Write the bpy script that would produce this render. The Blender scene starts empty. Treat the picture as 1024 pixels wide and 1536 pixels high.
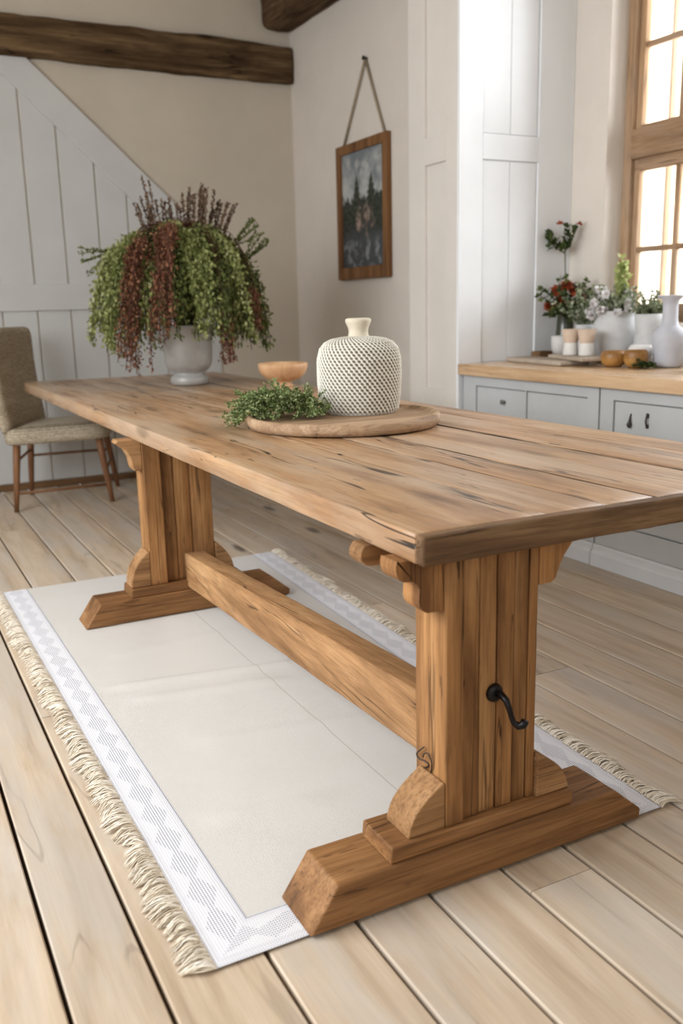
import bpy, bmesh, math, random
from mathutils import Vector, Matrix, noise
random.seed(7)
R = math.radians
scene = bpy.context.scene
COL = scene.collection

# ------------------------------------------------------------------ mesh helpers
class MB:
    """Collects shapes; build() links them as one mesh object."""
    def __init__(s):
        s.v = []; s.f = []; s.pv = []; s.sm = []; s.uv = None
    def add(s, verts, faces, pv=None, smooth=False):
        b = len(s.v)
        if pv is None: pv = random.random()
        s.v += [tuple(p) for p in verts]
        s.pv += (pv if isinstance(pv, list) else [pv] * len(verts))
        for f in faces:
            s.f.append([b + i for i in f]); s.sm.append(smooth)
    def box(s, x0, x1, y0, y1, z0, z1, pv=None):
        s.add([(x0,y0,z0),(x1,y0,z0),(x1,y1,z0),(x0,y1,z0),(x0,y0,z1),(x1,y0,z1),(x1,y1,z1),(x0,y1,z1)],
              [(0,3,2,1),(4,5,6,7),(0,1,5,4),(1,2,6,5),(2,3,7,6),(3,0,4,7)], pv)
    def prism(s, poly, axis, a, b, pv=None):
        """poly: 2-D points; axis: extrusion axis; remaining axes in order."""
        def P(p, t):
            return (t,p[0],p[1]) if axis == 0 else ((p[0],t,p[1]) if axis == 1 else (p[0],p[1],t))
        n = len(poly)
        vs = [P(p,a) for p in poly] + [P(p,b) for p in poly]
        s.add(vs, [list(range(n)), list(range(2*n-1, n-1, -1))] + [(i, n+i, n+(i+1)%n, (i+1)%n) for i in range(n)], pv)
    def sweep(s, p0, p1, w, h, r=.006, up=(0,0,1), n=24, amp=.0015, freq=6, pv=None, endr=None, taper=1.0):
        """A hewn timber from p0 to p1 with worn, rounded arrises."""
        p0, p1 = Vector(p0), Vector(p1); d = (p1-p0); L = d.length; d.normalize()
        side = d.cross(Vector(up)).normalized(); upv = side.cross(d).normalized()
        prof = []
        for cx, cy, a0 in ((1,1,0),(-1,1,90),(-1,-1,180),(1,-1,270)):
            for k in range(4):
                a = R(a0 + 30*k)
                prof.append((cx*(w/2-r)+r*math.cos(a), cy*(h/2-r)+r*math.sin(a)))
            a = a0 + 90                              # mid-points so faces can undulate
            nx, ny = math.cos(R(a)), math.sin(R(a))
            prof.append((nx*w/2 if abs(nx) > .5 else 0, ny*h/2 if abs(ny) > .5 else 0))
        er = r if endr is None else endr
        ts = [0, er*.4, er] + [er + (L-2*er)*i/n for i in range(1, n)] + [L-er, L-er*.4, L]
        sh = [er, er*.35, 0] + [0]*(n-1) + [0, er*.35, er]
        seed = random.random()*50
        vs = []; m = len(prof)
        for t, q in zip(ts, sh):
            k = 1 + (taper-1)*t/L
            for (a, b) in prof:
                fa = k*(1 - 2*q/w); fb = k*(1 - 2*q/h)
                base = p0 + d*t
                j = noise.noise(Vector((t*freq, a*40+seed, b*40)))*amp + noise.noise(Vector((t*freq*4, a*40+seed, b*40)))*amp*.5
                l = math.hypot(a, b) or 1
                vs.append(base + side*(a*fa + j*a/l) + upv*(b*fb + j*b/l))
        fs = []
        for i in range(len(ts)-1):
            for j in range(m):
                fs.append((i*m+j, i*m+(j+1)%m, (i+1)*m+(j+1)%m, (i+1)*m+j))
        fs.append(list(range(m-1,-1,-1))); fs.append([(len(ts)-1)*m+j for j in range(m)])
        s.add(vs, fs, pv, True)
    def lathe(s, prof, c=(0,0,0), seg=48, pv=.5, wob=0, ex=1):
        vs = []; m = len(prof); seed = random.random()*30
        for i in range(seg):
            a = 2*math.pi*i/seg
            for (r, z) in prof:
                rr = r*(1 + wob*noise.noise(Vector((math.cos(a)*1.3+seed, math.sin(a)*1.3, z*9))))
                vs.append((c[0]+rr*math.cos(a)*ex, c[1]+rr*math.sin(a), c[2]+z))
        fs = [(i*m+j, ((i+1)%seg)*m+j, ((i+1)%seg)*m+j+1, i*m+j+1) for i in range(seg) for j in range(m-1)]
        s.add(vs, fs, pv, True)
    def tube(s, pts, r, seg=8, pv=.5, cap=True):
        pts = [Vector(p) for p in pts]; n = len(pts)
        rs = r if isinstance(r, (list, tuple)) else [r]*n
        vs = []; up = Vector((.13,.21,.97)).normalized(); prev = None
        for i, p in enumerate(pts):
            t = (pts[min(i+1,n-1)] - pts[max(i-1,0)]).normalized()
            a = (prev if prev else t.cross(up) if abs(t.dot(up)) < .95 else t.cross(Vector((1,0,0))))
            a = (a - t*a.dot(t)).normalized(); prev = a; b = t.cross(a)
            for k in range(seg):
                an = 2*math.pi*k/seg
                vs.append(p + (a*math.cos(an) + b*math.sin(an))*rs[i])
        fs = [(i*seg+k, i*seg+(k+1)%seg, (i+1)*seg+(k+1)%seg, (i+1)*seg+k) for i in range(n-1) for k in range(seg)]
        if cap: fs += [list(range(seg-1,-1,-1)), [(n-1)*seg+k for k in range(seg)]]
        s.add(vs, fs, pv, True)
    def leaf(s, p, d, L, w, pv):
        d = d.normalized(); a = d.cross(Vector((random.uniform(-1,1),random.uniform(-1,1),random.uniform(-1,1)))).normalized()
        n = d.cross(a)
        s.add([p, p + d*L*.5 + a*w + n*w*.3, p + d*L, p + d*L*.5 - a*w + n*w*.3], [(0,1,2),(0,2,3)], pv)
    def build(s, name, mat, parent=None, bevel=0, seg=2, col=None):
        me = bpy.data.meshes.new(name)
        me.from_pydata(s.v, [], s.f); me.update()
        me.polygons.foreach_set('use_smooth', s.sm)
        at = me.attributes.new('pv', 'FLOAT', 'POINT'); at.data.foreach_set('value', s.pv)
        if s.uv:
            ul = me.uv_layers.new(name='UVMap')
            for lp in me.loops: ul.data[lp.index].uv = s.uv[lp.vertex_index]
        if col:
            ca = me.color_attributes.new('Col', 'FLOAT_COLOR', 'POINT')
            for i, c in enumerate(col): ca.data[i].color = (*c, 1)
        bm = bmesh.new(); bm.from_mesh(me); bmesh.ops.recalc_face_normals(bm, faces=bm.faces)
        bm.to_mesh(me); bm.free()
        o = bpy.data.objects.new(name, me); COL.objects.link(o)
        me.materials.append(mat)
        if parent:
            off = Vector((0,0,0)); p = parent
            while p: off += p.location; p = p.parent
            me.transform(Matrix.Translation(-off)); o.parent = parent
        if bevel:
            b = o.modifiers.new('bevel', 'BEVEL'); b.width = bevel; b.segments = seg; b.limit_method = 'ANGLE'; b.angle_limit = R(35)
        return o

def tag(o, label, cat, group=None):
    o['label'] = label; o['category'] = cat
    if group: o['group'] = group
    return o
def thing(name, loc, label, cat, group=None):
    o = bpy.data.objects.new(name, None); COL.objects.link(o); o.location = loc; o.empty_display_size = .05
    return tag(o, label, cat, group)
def struct(o):
    o['kind'] = 'structure'; return o
def single(mb, name, mat, loc, label, cat, group=None, **k):
    o = mb.build(name, mat, None, **k); o.data.transform(Matrix.Translation(-Vector(loc))); o.location = loc
    return tag(o, label, cat, group)
def lerp(a, b, t): return a + (b-a)*t
def ss(a, b, x):
    t = min(1, max(0, (x-a)/(b-a))); return t*t*(3-2*t)

# ------------------------------------------------------------------ materials
def srgb(r, g, b):
    f = lambda c: (c/255/12.92) if c/255 <= .04045 else ((c/255+.055)/1.055)**2.4
    return (f(r), f(g), f(b), 1)
class NT:
    def __init__(s, name):
        s.m = bpy.data.materials.new(name); s.m.use_nodes = True
        s.t = s.m.node_tree; s.b = s.t.nodes['Principled BSDF']
    def n(s, typ, ins=None, **props):
        nd = s.t.nodes.new(typ)
        for k, v in props.items(): setattr(nd, k, v)
        for k, v in (ins or {}).items():
            if isinstance(v, bpy.types.NodeSocket): s.t.links.new(v, nd.inputs[k])
            else: nd.inputs[k].default_value = v
        return nd
    def math(s, op, a, b=0.0, c=None, clamp=False):
        d = {0: a, 1: b}
        if c is not None: d[2] = c
        return s.n('ShaderNodeMath', d, operation=op, use_clamp=clamp).outputs[0]
    def rng(s, v, a, b, c=0.0, d=1.0, smooth=True):
        return s.n('ShaderNodeMapRange', {0: v, 1: a, 2: b, 3: c, 4: d}, interpolation_type='SMOOTHSTEP' if smooth else 'LINEAR').outputs[0]
    def mix(s, f, a, b, mode='MIX'):
        nd = s.n('ShaderNodeMix', data_type='RGBA', blend_type=mode)
        for k, v in ((0, f), (6, a), (7, b)):
            if isinstance(v, bpy.types.NodeSocket): s.t.links.new(v, nd.inputs[k])
            else: nd.inputs[k].default_value = v
        return nd.outputs[2]
    def ramp(s, f, stops):
        nd = s.n('ShaderNodeValToRGB', {0: f}); cr = nd.color_ramp
        while len(cr.elements) < len(stops): cr.elements.new(.5)
        for e, (p, c) in zip(cr.elements, stops): e.position = p; e.color = c
        return nd.outputs[0]
    def noise(s, vec, scale=1.0, detail=4.0, rough=.55, dist=0.0):
        return s.n('ShaderNodeTexNoise', {'Vector': vec, 'Scale': scale, 'Detail': detail, 'Roughness': rough, 'Distortion': dist}).outputs[0]
    def scaled(s, vec, sc):
        return s.n('ShaderNodeMapping', {'Vector': vec, 'Scale': sc}).outputs[0]
    def pv(s): return s.n('ShaderNodeAttribute', attribute_name='pv').outputs['Fac']
    def obj(s): return s.n('ShaderNodeTexCoord').outputs['Object']
    def bump(s, h, strength=.3, dist=.002):
        nd = s.n('ShaderNodeBump', {'Height': h, 'Strength': strength, 'Distance': dist})
        s.t.links.new(nd.outputs[0], s.b.inputs['Normal'])
    def out(s, color=None, rough=None, spec=.3, **k):
        for key, v in (('Base Color', color), ('Roughness', rough), ('Specular IOR Level', spec), *[(a.replace('_',' '), b) for a, b in k.items()]):
            if v is None: continue
            if isinstance(v, bpy.types.NodeSocket): s.t.links.new(v, s.b.inputs[key])
            else: s.b.inputs[key].default_value = v
        return s.m

def wood(name, dark, mid, light, axis=1, rough=.6, crack=.8, knot=.8, var=.25, fine=.3, grey=None, greyamt=0, spec=.25, crackfreq=30, bump=.5, stain=.35, grooves=(), pits=0.0):
    M = NT(name); pv = M.pv()
    off = M.n('ShaderNodeVectorMath', {0: M.n('ShaderNodeCombineXYZ', {0: pv, 1: pv, 2: pv}).outputs[0], 1: (13.7, 7.3, 5.9)}, operation='MULTIPLY').outputs[0]
    co = M.n('ShaderNodeVectorMath', {0: M.obj(), 1: off}, operation='ADD').outputs[0]
    def S(al, pe):
        v = [pe]*3; v[axis] = al; return M.scaled(co, v)
    g = M.noise(S(.9, 10), 1.5, 7, .6, .5)
    c = M.ramp(g, [(.28, dark), (.5, mid), (.72, light)])
    f = M.noise(S(5, 150), 1, 3, .6)
    c = M.mix(M.rng(f, .42, .68, 0, fine), c, dark, 'MIX')
    blot = M.noise(S(2.2, 4), 1, 4, .6)
    c = M.mix(M.rng(blot, .5, .75, 0, stain), c, [x*.55 for x in dark[:3]] + [1])
    if grey: c = M.mix(M.rng(M.noise(S(1.2, 6), 1, 5, .65), .4, .65, 0, greyamt), c, grey)
    # knots
    vor = M.n('ShaderNodeTexVoronoi', {'Vector': S(1.5, 5.5), 'Scale': 1.0})
    rnd = M.n('ShaderNodeSeparateColor', {0: vor.outputs['Color']}).outputs[0]
    kn = M.math('MULTIPLY', M.rng(M.math('ADD', vor.outputs['Distance'], M.math('MULTIPLY', M.noise(S(8, 30), 1, 3), .12)), .12, .24, 1, 0), M.math('GREATER_THAN', rnd, .62))
    kn = M.math('MULTIPLY', kn, knot)
    c = M.mix(kn, c, [x*.22 for x in dark[:3]] + [1])
    if pits:                                    # short worm-eaten nicks and saw marks
        pt = M.noise(S(9, 55), 1, 2, .6, .3)
        pt = M.math('MULTIPLY', M.rng(pt, .655, .70, 0, pits), M.rng(M.noise(S(1.6, 3.5), 1, 3), .42, .58))
        c = M.mix(pt, c, [x*.2 for x in dark[:3]] + [1])
    # drying cracks along the grain
    cn = M.noise(S(1.0, crackfreq), 1, 2.5, .5, .2)
    cr = M.rng(M.math('ABSOLUTE', M.math('SUBTRACT', cn, .5)), .004, .016, 1, 0)
    cr = M.math('MULTIPLY', cr, M.rng(M.noise(S(1.8, 7), 1, 2), .5, .6, 0, crack))
    c = M.mix(cr, c, [x*.12 for x in dark[:3]] + [1])
    if grooves:                                  # shade of the plank gaps painted into the colour, plus joint dirt
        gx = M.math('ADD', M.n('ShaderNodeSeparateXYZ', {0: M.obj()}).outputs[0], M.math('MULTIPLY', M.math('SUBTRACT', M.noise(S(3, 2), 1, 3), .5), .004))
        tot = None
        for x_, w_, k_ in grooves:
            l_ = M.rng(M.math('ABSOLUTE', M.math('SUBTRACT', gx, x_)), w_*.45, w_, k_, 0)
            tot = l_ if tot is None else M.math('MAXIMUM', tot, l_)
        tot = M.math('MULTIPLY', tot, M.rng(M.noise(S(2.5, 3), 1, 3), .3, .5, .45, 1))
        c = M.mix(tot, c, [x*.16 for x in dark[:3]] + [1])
    c = M.mix(1.0, c, M.n('ShaderNodeCombineColor', {0: M.rng(pv, 0, 1, 1-var, 1+var, False), 1: M.rng(pv, 0, 1, 1-var*1.05, 1+var, False), 2: M.rng(pv, 0, 1, 1-var*1.15, 1+var*.95, False)}).outputs[0], 'MULTIPLY')
    h = M.math('ADD', M.math('MULTIPLY', f, .35), M.math('MULTIPLY', g, .5))
    h = M.math('SUBTRACT', h, M.math('ADD', cr, M.math('MULTIPLY', kn, .4)))
    M.bump(h, bump, .0025)
    return M.out(c, M.rng(g, .3, .7, rough+.1, rough-.06), spec)

def plain(name, col, rough=.6, spec=.3, var=.06, scale=6, bump=0.0, bscale=60, metal=0.0, dirt=None, dirtamt=.3):
    M = NT(name); co = M.obj()
    n = M.noise(co, scale, 5, .6)
    c = M.mix(M.rng(n, .3, .7, 0, 1), [x*(1-var) for x in col[:3]] + [1], [min(1, x*(1+var)) for x in col[:3]] + [1])
    if dirt: c = M.mix(M.rng(M.noise(co, scale*.7, 6, .7), .5, .75, 0, dirtamt), c, dirt)
    if bump: M.bump(M.noise(co, bscale, 4, .6), bump, .003)
    return M.out(c, rough, spec, Metallic=metal)

def leafy(name, stops, rough=.6, trans=.25):
    M = NT(name); c = M.ramp(M.pv(), stops)
    M.out(c, rough, .2)
    tr = M.n('ShaderNodeBsdfTranslucent', {'Color': c}); mx = M.n('ShaderNodeMixShader', {0: trans})
    M.t.links.new(M.b.outputs[0], mx.inputs[1]); M.t.links.new(tr.outputs[0], mx.inputs[2])
    M.t.links.new(mx.outputs[0], M.t.nodes['Material Output'].inputs['Surface'])
    return M.m

def fabric(name, c1, c2, scale=260, bump=.6):
    M = NT(name); co = M.obj()
    a = M.n('ShaderNodeTexWave', {'Vector': M.scaled(co, (1,1,1)), 'Scale': scale/6, 'Distortion': 4.0, 'Detail': 2.0, 'Detail Scale': 3.0}, bands_direction='Z').outputs[1]
    b = M.noise(co, scale, 3, .7)
    h = M.math('ADD', M.math('MULTIPLY', a, .4), b)
    big = M.noise(M.scaled(co, (2, 2, 9)), 2, 3)
    c = M.mix(M.rng(h, .4, 1.05), c1, c2)
    c = M.mix(M.rng(big, .45, .7, 0, .35), c, c2)
    M.bump(h, bump, .004)
    return M.out(c, .95, .1)

# woods (linear from sRGB)
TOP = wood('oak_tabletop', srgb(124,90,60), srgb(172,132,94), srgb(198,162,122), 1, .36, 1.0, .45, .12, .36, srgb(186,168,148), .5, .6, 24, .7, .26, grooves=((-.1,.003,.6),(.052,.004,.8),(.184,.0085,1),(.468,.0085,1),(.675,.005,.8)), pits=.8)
TOPX = wood('oak_table_end', srgb(74,54,38), srgb(108,82,58), srgb(146,116,84), 0, .66, .7, .4, .08, .55, None, 0, .2, 30, 1.0, .5, pits=.9)
POST = wood('oak_post', srgb(104,70,40), srgb(160,116,72), srgb(196,152,104), 2, .6, .6, .8, .26, .42, None, 0, .25, 24, .8, .6, pits=.8)
FOOTW = wood('oak_foot', srgb(90,60,35), srgb(142,101,62), srgb(178,134,90), 0, .55, .7, .7, .10, .5, None, 0, .28, 20, .8, .5, pits=.5)
RAIL = wood('oak_stretcher', srgb(120,86,54), srgb(174,132,90), srgb(202,162,118), 1, .6, .7, .6, .08, .42, None, 0, .25, 20, .7, .4)
BLOCK = wood('oak_block', srgb(112,80,52), srgb(164,124,84), srgb(194,154,112), 0, .65, .4, .3, .10, .6, None, 0, .2, 40, 1.0, .4)
FLOORW = wood('pine_floor', srgb(164,142,118), srgb(196,176,152), srgb(210,194,174), 1, .5, .22, .8, .10, .2, srgb(188,182,174), .6, .3, 9, .25, .1)
BEAMW = wood('old_beam', srgb(52,38,25), srgb(94,74,52), srgb(132,108,78), 0, .85, .9, 1, .05, .6, None, 0, .1, 14, 1, .7)
BEAMY = wood('old_cross_beam', srgb(56,42,28), srgb(98,78,58), srgb(134,110,82), 1, .85, .9, .8, .05, .6, None, 0, .1, 14, 1, .7)
WINW = wood('window_pine', srgb(130,100,72), srgb(178,144,110), srgb(204,174,140), 2, .7, .5, .5, .06, .4, srgb(176,160,144), .35, .2, 24, .6, .3)
WINY = wood('window_rail_pine', srgb(122,94,68), srgb(170,136,104), srgb(196,166,132), 1, .7, .5, .5, .06, .4, srgb(166,150,134), .35, .2, 24, .6, .3)
CTOP = wood('worktop_pine', srgb(176,140,104), srgb(208,176,140), srgb(224,196,164), 1, .24, .3, .4, .08, .25, None, 0, .65, 20, .25, .1)
TRAYW = wood('tray_wood', srgb(124,98,74), srgb(170,140,110), srgb(198,170,140), 0, .6, .4, .3, .06, .45, None, 0, .25, 20, .6, .25)
GOBW = wood('turned_wood', srgb(160,118,82), srgb(198,156,116), srgb(214,178,140), 2, .5, .1, .1, .05, .3, None, 0, .3, 20, .3, .1)
CHAIRW = wood('chair_wood', srgb(88,58,38), srgb(128,88,58), srgb(152,108,74), 2, .5, .1, .2, .12, .3, None, 0, .3, 20, .3, .2)
FRAMEW = wood('picture_frame_wood', srgb(82,54,30), srgb(120,82,48), srgb(142,102,64), 2, .55, .2, .2, .06, .3, None, 0, .3, 20, .3, .2)
GREYB = wood('weathered_board', srgb(140,124,108), srgb(174,160,144), srgb(192,180,166), 1, .7, .3, .2, .08, .3, None, 0, .2, 20, .4, .2)
AMBER = wood('amber_wood', srgb(122,82,38), srgb(180,132,70), srgb(208,164,100), 1, .35, .1, .3, .1, .3, None, 0, .5, 20, .3, .3)
SKIRT = wood('dark_skirting', srgb(84,60,40), srgb(116,86,58), srgb(134,102,72), 0, .6, .2, .2, .05, .3)

PLASTER = plain('plaster_back', srgb(196,186,171), .9, .1, .05, 1.3, .35, 9, 0, srgb(190,178,160), .35)
PLASTER2 = plain('plaster_right', srgb(214,206,196), .9, .1, .05, 1.3, .3, 9, 0, srgb(200,190,178), .3)
CEILM = plain('plaster_ceiling', srgb(220,214,204), .95, .1, .04, 1.5, .2, 9)
PAINT = plain('grey_white_paint', srgb(194,194,192), .55, .3, .03, 3, .08, 40, 0, srgb(190,188,182), .2)
SHUT = plain('white_paint', srgb(232,234,236), .5, .3, .02, 3, .08, 40)
PIERM = plain('cream_paint', srgb(216,210,202), .6, .25, .03, 3, .08, 40)
CAB = plain('cabinet_grey_paint', srgb(184,187,188), .5, .35, .03, 4, .1, 50, 0, srgb(168,168,166), .25)
PLINTHM = plain('plinth_white_paint', srgb(206,208,210), .5, .35, .03, 4, .1, 50)
GAP = plain('dark_gap', srgb(52,38,28), .95, .05)
IRON = plain('black_iron', srgb(40,38,38), .3, .5, .2, 30, .3, 200, .85)
WIRE = plain('dark_wire', srgb(74,68,64), .45, .5, .1, 30, 0, 200, .8)
CORD = plain('cord', srgb(150,136,116), .95, .05, .1, 60)
URN = plain('weathered_zinc_glaze', srgb(176,174,170), .42, .45, .10, 9, .3, 30, .15, srgb(128,122,114), .5)
CERW = plain('white_ceramic', srgb(226,224,220), .4, .4, .04, 9, .1, 40, 0, srgb(196,192,186), .3)
CERG = plain('chalky_grey_ceramic', srgb(200,200,200), .7, .25, .08, 9, .4, 30, 0, srgb(176,174,170), .5)
CERL = plain('lavender_grey_ceramic', srgb(190,192,200), .6, .3, .06, 9, .4, 30, 0, srgb(212,212,216), .4)
BEIGE = plain('beige_cup_glaze', srgb(208,186,166), .6, .3, .05, 12)
DGLASS = plain('dark_green_glass', srgb(56,60,44), .15, .6, .1, 8)
PALEG = plain('pale_ceramic', srgb(210,208,204), .5, .3, .05, 10)
STEM = plain('green_stem', srgb(78,88,48), .7, .2, .1, 20)
SOIL = plain('dark_soil', srgb(50,40,30), .95, .05, .2, 40)
GREEN = leafy('trailing_leaves', [(0, srgb(50,58,28)), (.4, srgb(116,124,66)), (.75, srgb(156,162,102)), (1, srgb(194,196,144))])
RUSSET = leafy('russet_leaves', [(0, srgb(64,38,28)), (.5, srgb(112,70,50)), (1, srgb(152,108,82))])
HEATH = leafy('dried_heather', [(0, srgb(66,48,38)), (.6, srgb(118,94,76)), (1, srgb(152,128,106))])
HERB = leafy('herb_leaves', [(0, srgb(66,82,42)), (.45, srgb(128,146,88)), (1, srgb(186,196,150))])
SAGE = leafy('sage_leaves', [(0, srgb(92,102,74)), (.5, srgb(142,150,118)), (1, srgb(196,200,180))])
DKLEAF = leafy('dark_leaves', [(0, srgb(44,54,28)), (.6, srgb(84,98,54)), (1, srgb(116,126,80))])
LIME = leafy('lime_leaves', [(0, srgb(136,150,84)), (.6, srgb(182,192,124)), (1, srgb(220,222,170))])
REDF = leafy('red_petals', [(0, srgb(130,56,34)), (.6, srgb(192,94,60)), (1, srgb(212,124,92))])
WHITEF = leafy('white_petals', [(0, srgb(214,208,206)), (1, srgb(242,240,240))])
BOUCLE = fabric('woven_taupe', srgb(132,116,94), srgb(206,192,170), 130, .9)
BOUCLE2 = fabric('woven_taupe_seat', srgb(140,124,98), srgb(214,204,184), 130, .9)

def m_rug():
    M = NT('rug_linen'); co = M.obj()
    a = M.n('ShaderNodeTexWave', {'Vector': co, 'Scale': 95.0, 'Distortion': 1.5, 'Detail': 1.0}, bands_direction='X').outputs[1]
    b = M.n('ShaderNodeTexWave', {'Vector': co, 'Scale': 95.0, 'Distortion': 1.5, 'Detail': 1.0}, bands_direction='Y').outputs[1]
    w = M.math('MULTIPLY', a, b)
    c = M.mix(w, srgb(208,205,200), srgb(232,230,226))
    c = M.mix(M.rng(M.noise(co, 5, 6, .7), .42, .7, 0, .45), c, srgb(210,205,196))
    x = M.n('ShaderNodeSeparateXYZ', {0: co}).outputs[0]
    seam = M.rng(M.math('ABSOLUTE', M.math('SUBTRACT', x, .035)), .001, .003, .4, 0)
    c = M.mix(seam, c, srgb(150,142,130))
    M.bump(M.math('ADD', w, M.noise(co, 300, 2)), .5, .0015)
    return M.out(c, .95, .08)
def m_border():
    M = NT('rug_border'); uv = M.n('ShaderNodeTexCoord').outputs['UV']
    s = M.n('ShaderNodeSeparateXYZ', {0: uv}); u, v = s.outputs[0], s.outputs[1]
    um = M.math('MULTIPLY', u, .105)                                    # metres across
    k = 520.0
    dots = M.math('MULTIPLY', M.math('SINE', M.math('MULTIPLY', M.math('ADD', um, v), k)), M.math('SINE', M.math('MULTIPLY', M.math('SUBTRACT', um, v), k)))
    dots = M.rng(dots, .1, .6)
    tri = M.math('PINGPONG', v, .055)                                   # diamonds along the band
    dia = M.math('LESS_THAN', M.math('ADD', M.math('ABSOLUTE', M.math('SUBTRACT', um, .056)), M.math('MULTIPLY', tri, .46)), .031)
    lines = M.rng(M.math('SINE', M.math('MULTIPLY', um, 1500.0)), .55, .95, 0, .45)
    band = M.math('GREATER_THAN', M.math('ABSOLUTE', M.math('SUBTRACT', u, .53)), .32)
    small = M.math('MULTIPLY', dots, .38)
    d = M.math('MAXIMUM', M.math('MULTIPLY', dots, dia), M.math('MAXIMUM', M.math('MULTIPLY', lines, band), small))
    edge = M.rng(M.math('ABSOLUTE', M.math('SUBTRACT', u, .975)), .005, .018, .8, 0)
    d = M.math('MAXIMUM', d, edge)
    c = M.mix(d, srgb(236,236,240), srgb(122,126,144))
    M.bump(M.math('SUBTRACT', 1.0, d), .6, .002)
    return M.out(c, .9, .1)
def m_fringe():
    M = NT('linen_fringe'); c = M.ramp(M.pv(), [(0, srgb(206,190,166)), (.5, srgb(236,226,208)), (1, srgb(246,240,228))])
    return M.out(c, .9, .1)
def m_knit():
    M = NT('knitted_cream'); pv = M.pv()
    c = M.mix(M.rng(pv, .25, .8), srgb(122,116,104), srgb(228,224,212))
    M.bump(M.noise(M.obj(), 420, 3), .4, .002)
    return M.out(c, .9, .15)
def m_canvas():
    M = NT('painted_canvas'); c = M.n('ShaderNodeAttribute', attribute_name='Col').outputs['Color']
    M.bump(M.noise(M.obj(), 240, 3), .2, .002)
    return M.out(c, .6, .3)
def m_glass():
    M = NT('window_glass'); M.t.nodes.remove(M.b)
    tr = M.n('ShaderNodeBsdfTransparent'); gl = M.n('ShaderNodeBsdfGlossy', {'Roughness': .02})
    fr = M.n('ShaderNodeFresnel', {0: 1.35})
    mx = M.n('ShaderNodeMixShader', {0: fr.outputs[0], 1: tr.outputs[0], 2: gl.outputs[0]})
    M.t.links.new(mx.outputs[0], M.t.nodes['Material Output'].inputs['Surface'])
    return M.m
def m_stone():
    return plain('outer_stone_jamb', srgb(206,190,168), .9, .1, .08, 5, .5, 20)

# ------------------------------------------------------------------ room shell
XW, YB, XP, XC, XV, YA = 2.083, 5.0, 1.92, 1.92, 2.65, 2.678   # picture wall, back wall, pier, counter, window wall, alcove wall
ZC = 3.32
# floor boards
gaps = [-2.42,-2.25,-2.07,-1.9,-1.72,-1.53,-1.36,-1.18,-1.0,-.83,-.66,-.507,-.311,-.126,.04,.215,.382,.556,.715,.885,1.066,1.246,1.43,1.61,1.79,1.97,2.15,2.33,2.51,2.75]
fl = MB()
for a, b in zip(gaps, gaps[1:]):
    cuts = [-2.4] + sorted(random.uniform(-1.9, 4.6) for _ in range(1)) + [5.02]
    for c0, c1 in zip(cuts, cuts[1:]):
        g = .0042
        z = random.uniform(-.0012, 0)
        x0, x1, y0, y1 = a+g, b-g, c0+.001, c1-.001
        r = .003
        pts = [(x0,-.03),(x0,z-r),(x0+r,z),(x1-r,z),(x1,z-r),(x1,-.03)]
        fl.prism(pts, 1, y0, y1)
fo = struct(fl.build('floor', FLOORW))
sb = MB(); sb.box(-2.5, 2.8, -2.45, 5.05, -.06, -.024); struct(sb.build('floor_subfloor', GAP, fo))

# back wall with boarded stair panelling
w = MB(); w.box(-2.5, 2.25, YB, YB+.12, 0, ZC); struct(w.build('wall_back', PLASTER))
XE = 1.46
topz = lambda x: 2.689 - .931*(x-.285)
botz = lambda x: 2.49 - .945*(x-.23)
pn = MB()
xs = [-1.09,-.875,-.66,-.445,-.23,-.012,.206,.42,.645,.845,1.06,1.27,1.46]
for a, b in zip(xs, xs[1:]):
    g = .005
    a2, b2 = a+g, b-g
    za, zb = min(2.72, botz(a2)), min(2.72, botz(b2))
    if zb > 1.36:
        pn.prism([(a2,1.33),(b2,1.33),(b2,zb+.02),(a2,za+.02)], 1, YB-.012, YB+.01)
    pn.box(a2, b2, YB-.012, YB+.01, .05, 1.18)
struct(pn.build('trim_1', PAINT, None, .003))
dg = MB()
xa, xb = -.05, XE+.02
dg.prism([(-.013,2.72),(xb,botz(xb)),(xb,topz(xb)),(.2517,2.72)], 1, YB-.030, YB+.005)
struct(dg.build('trim_2', PAINT, None, .004))
rl = MB(); rl.box(-1.1, XE, YB-.028, YB+.005, 1.17, 1.338); struct(rl.build('trim_3', PAINT, None, .004))
bb = MB(); bb.box(-1.6, XW, YB-.02, YB+.004, .0, .045); struct(bb.build('baseboard_back', SKIRT, None, .004))

# picture wall, panelled pier, alcove wall, window wall
w = MB(); w.box(XW, XW+.12, YA+.1, YB+.05, 0, ZC); struct(w.build('wall_right', PLASTER2))
p = MB()
p.box(XP+.016, XW+.02, YA+.03, 3.157, 0, ZC)                  # core
for (y0, y1, z0, z1) in ((YA+.0205,2.80,0,ZC),(2.995,3.157,0,ZC),(2.80,2.995,0,.70),(2.80,2.995,1.865,2.0),(2.80,2.995,3.1,ZC)):
    p.box(XP, XP+.02, y0, y1, z0, z1, .5)
struct(p.build('trim_4', PIERM, None, .003))
al = MB()
al.box(XP+.004, XV+.05, YA+.016, YA+.10, 0, ZC, .5)
for (x0, x1, z0, z1) in ((XP,2.065,0,ZC),(2.42,XV,0,ZC),(2.065,2.42,0,.84),(2.065,2.42,1.862,1.986),(2.065,2.42,3.05,ZC)):
    al.box(x0, x1, YA, YA+.02, z0, z1, .5)
for z0, z1 in ((.845,1.858),(1.99,3.045)):
    for x0, x1 in ((2.071,2.2405),(2.2435,2.414)):
        al.box(x0, x1, YA+.010, YA+.02, z0, z1, .5)
struct(al.build('wall_alcove', SHUT, None, .0025))
WX = 2.77                                                      # window frame plane
WY0, WY1, WZ0, WZ1 = .78, 2.425, 1.035, 3.12
wv = MB()
wv.box(XV, XV+.42, WY1, YA+.1, 0, ZC)                          # left of the window
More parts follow.
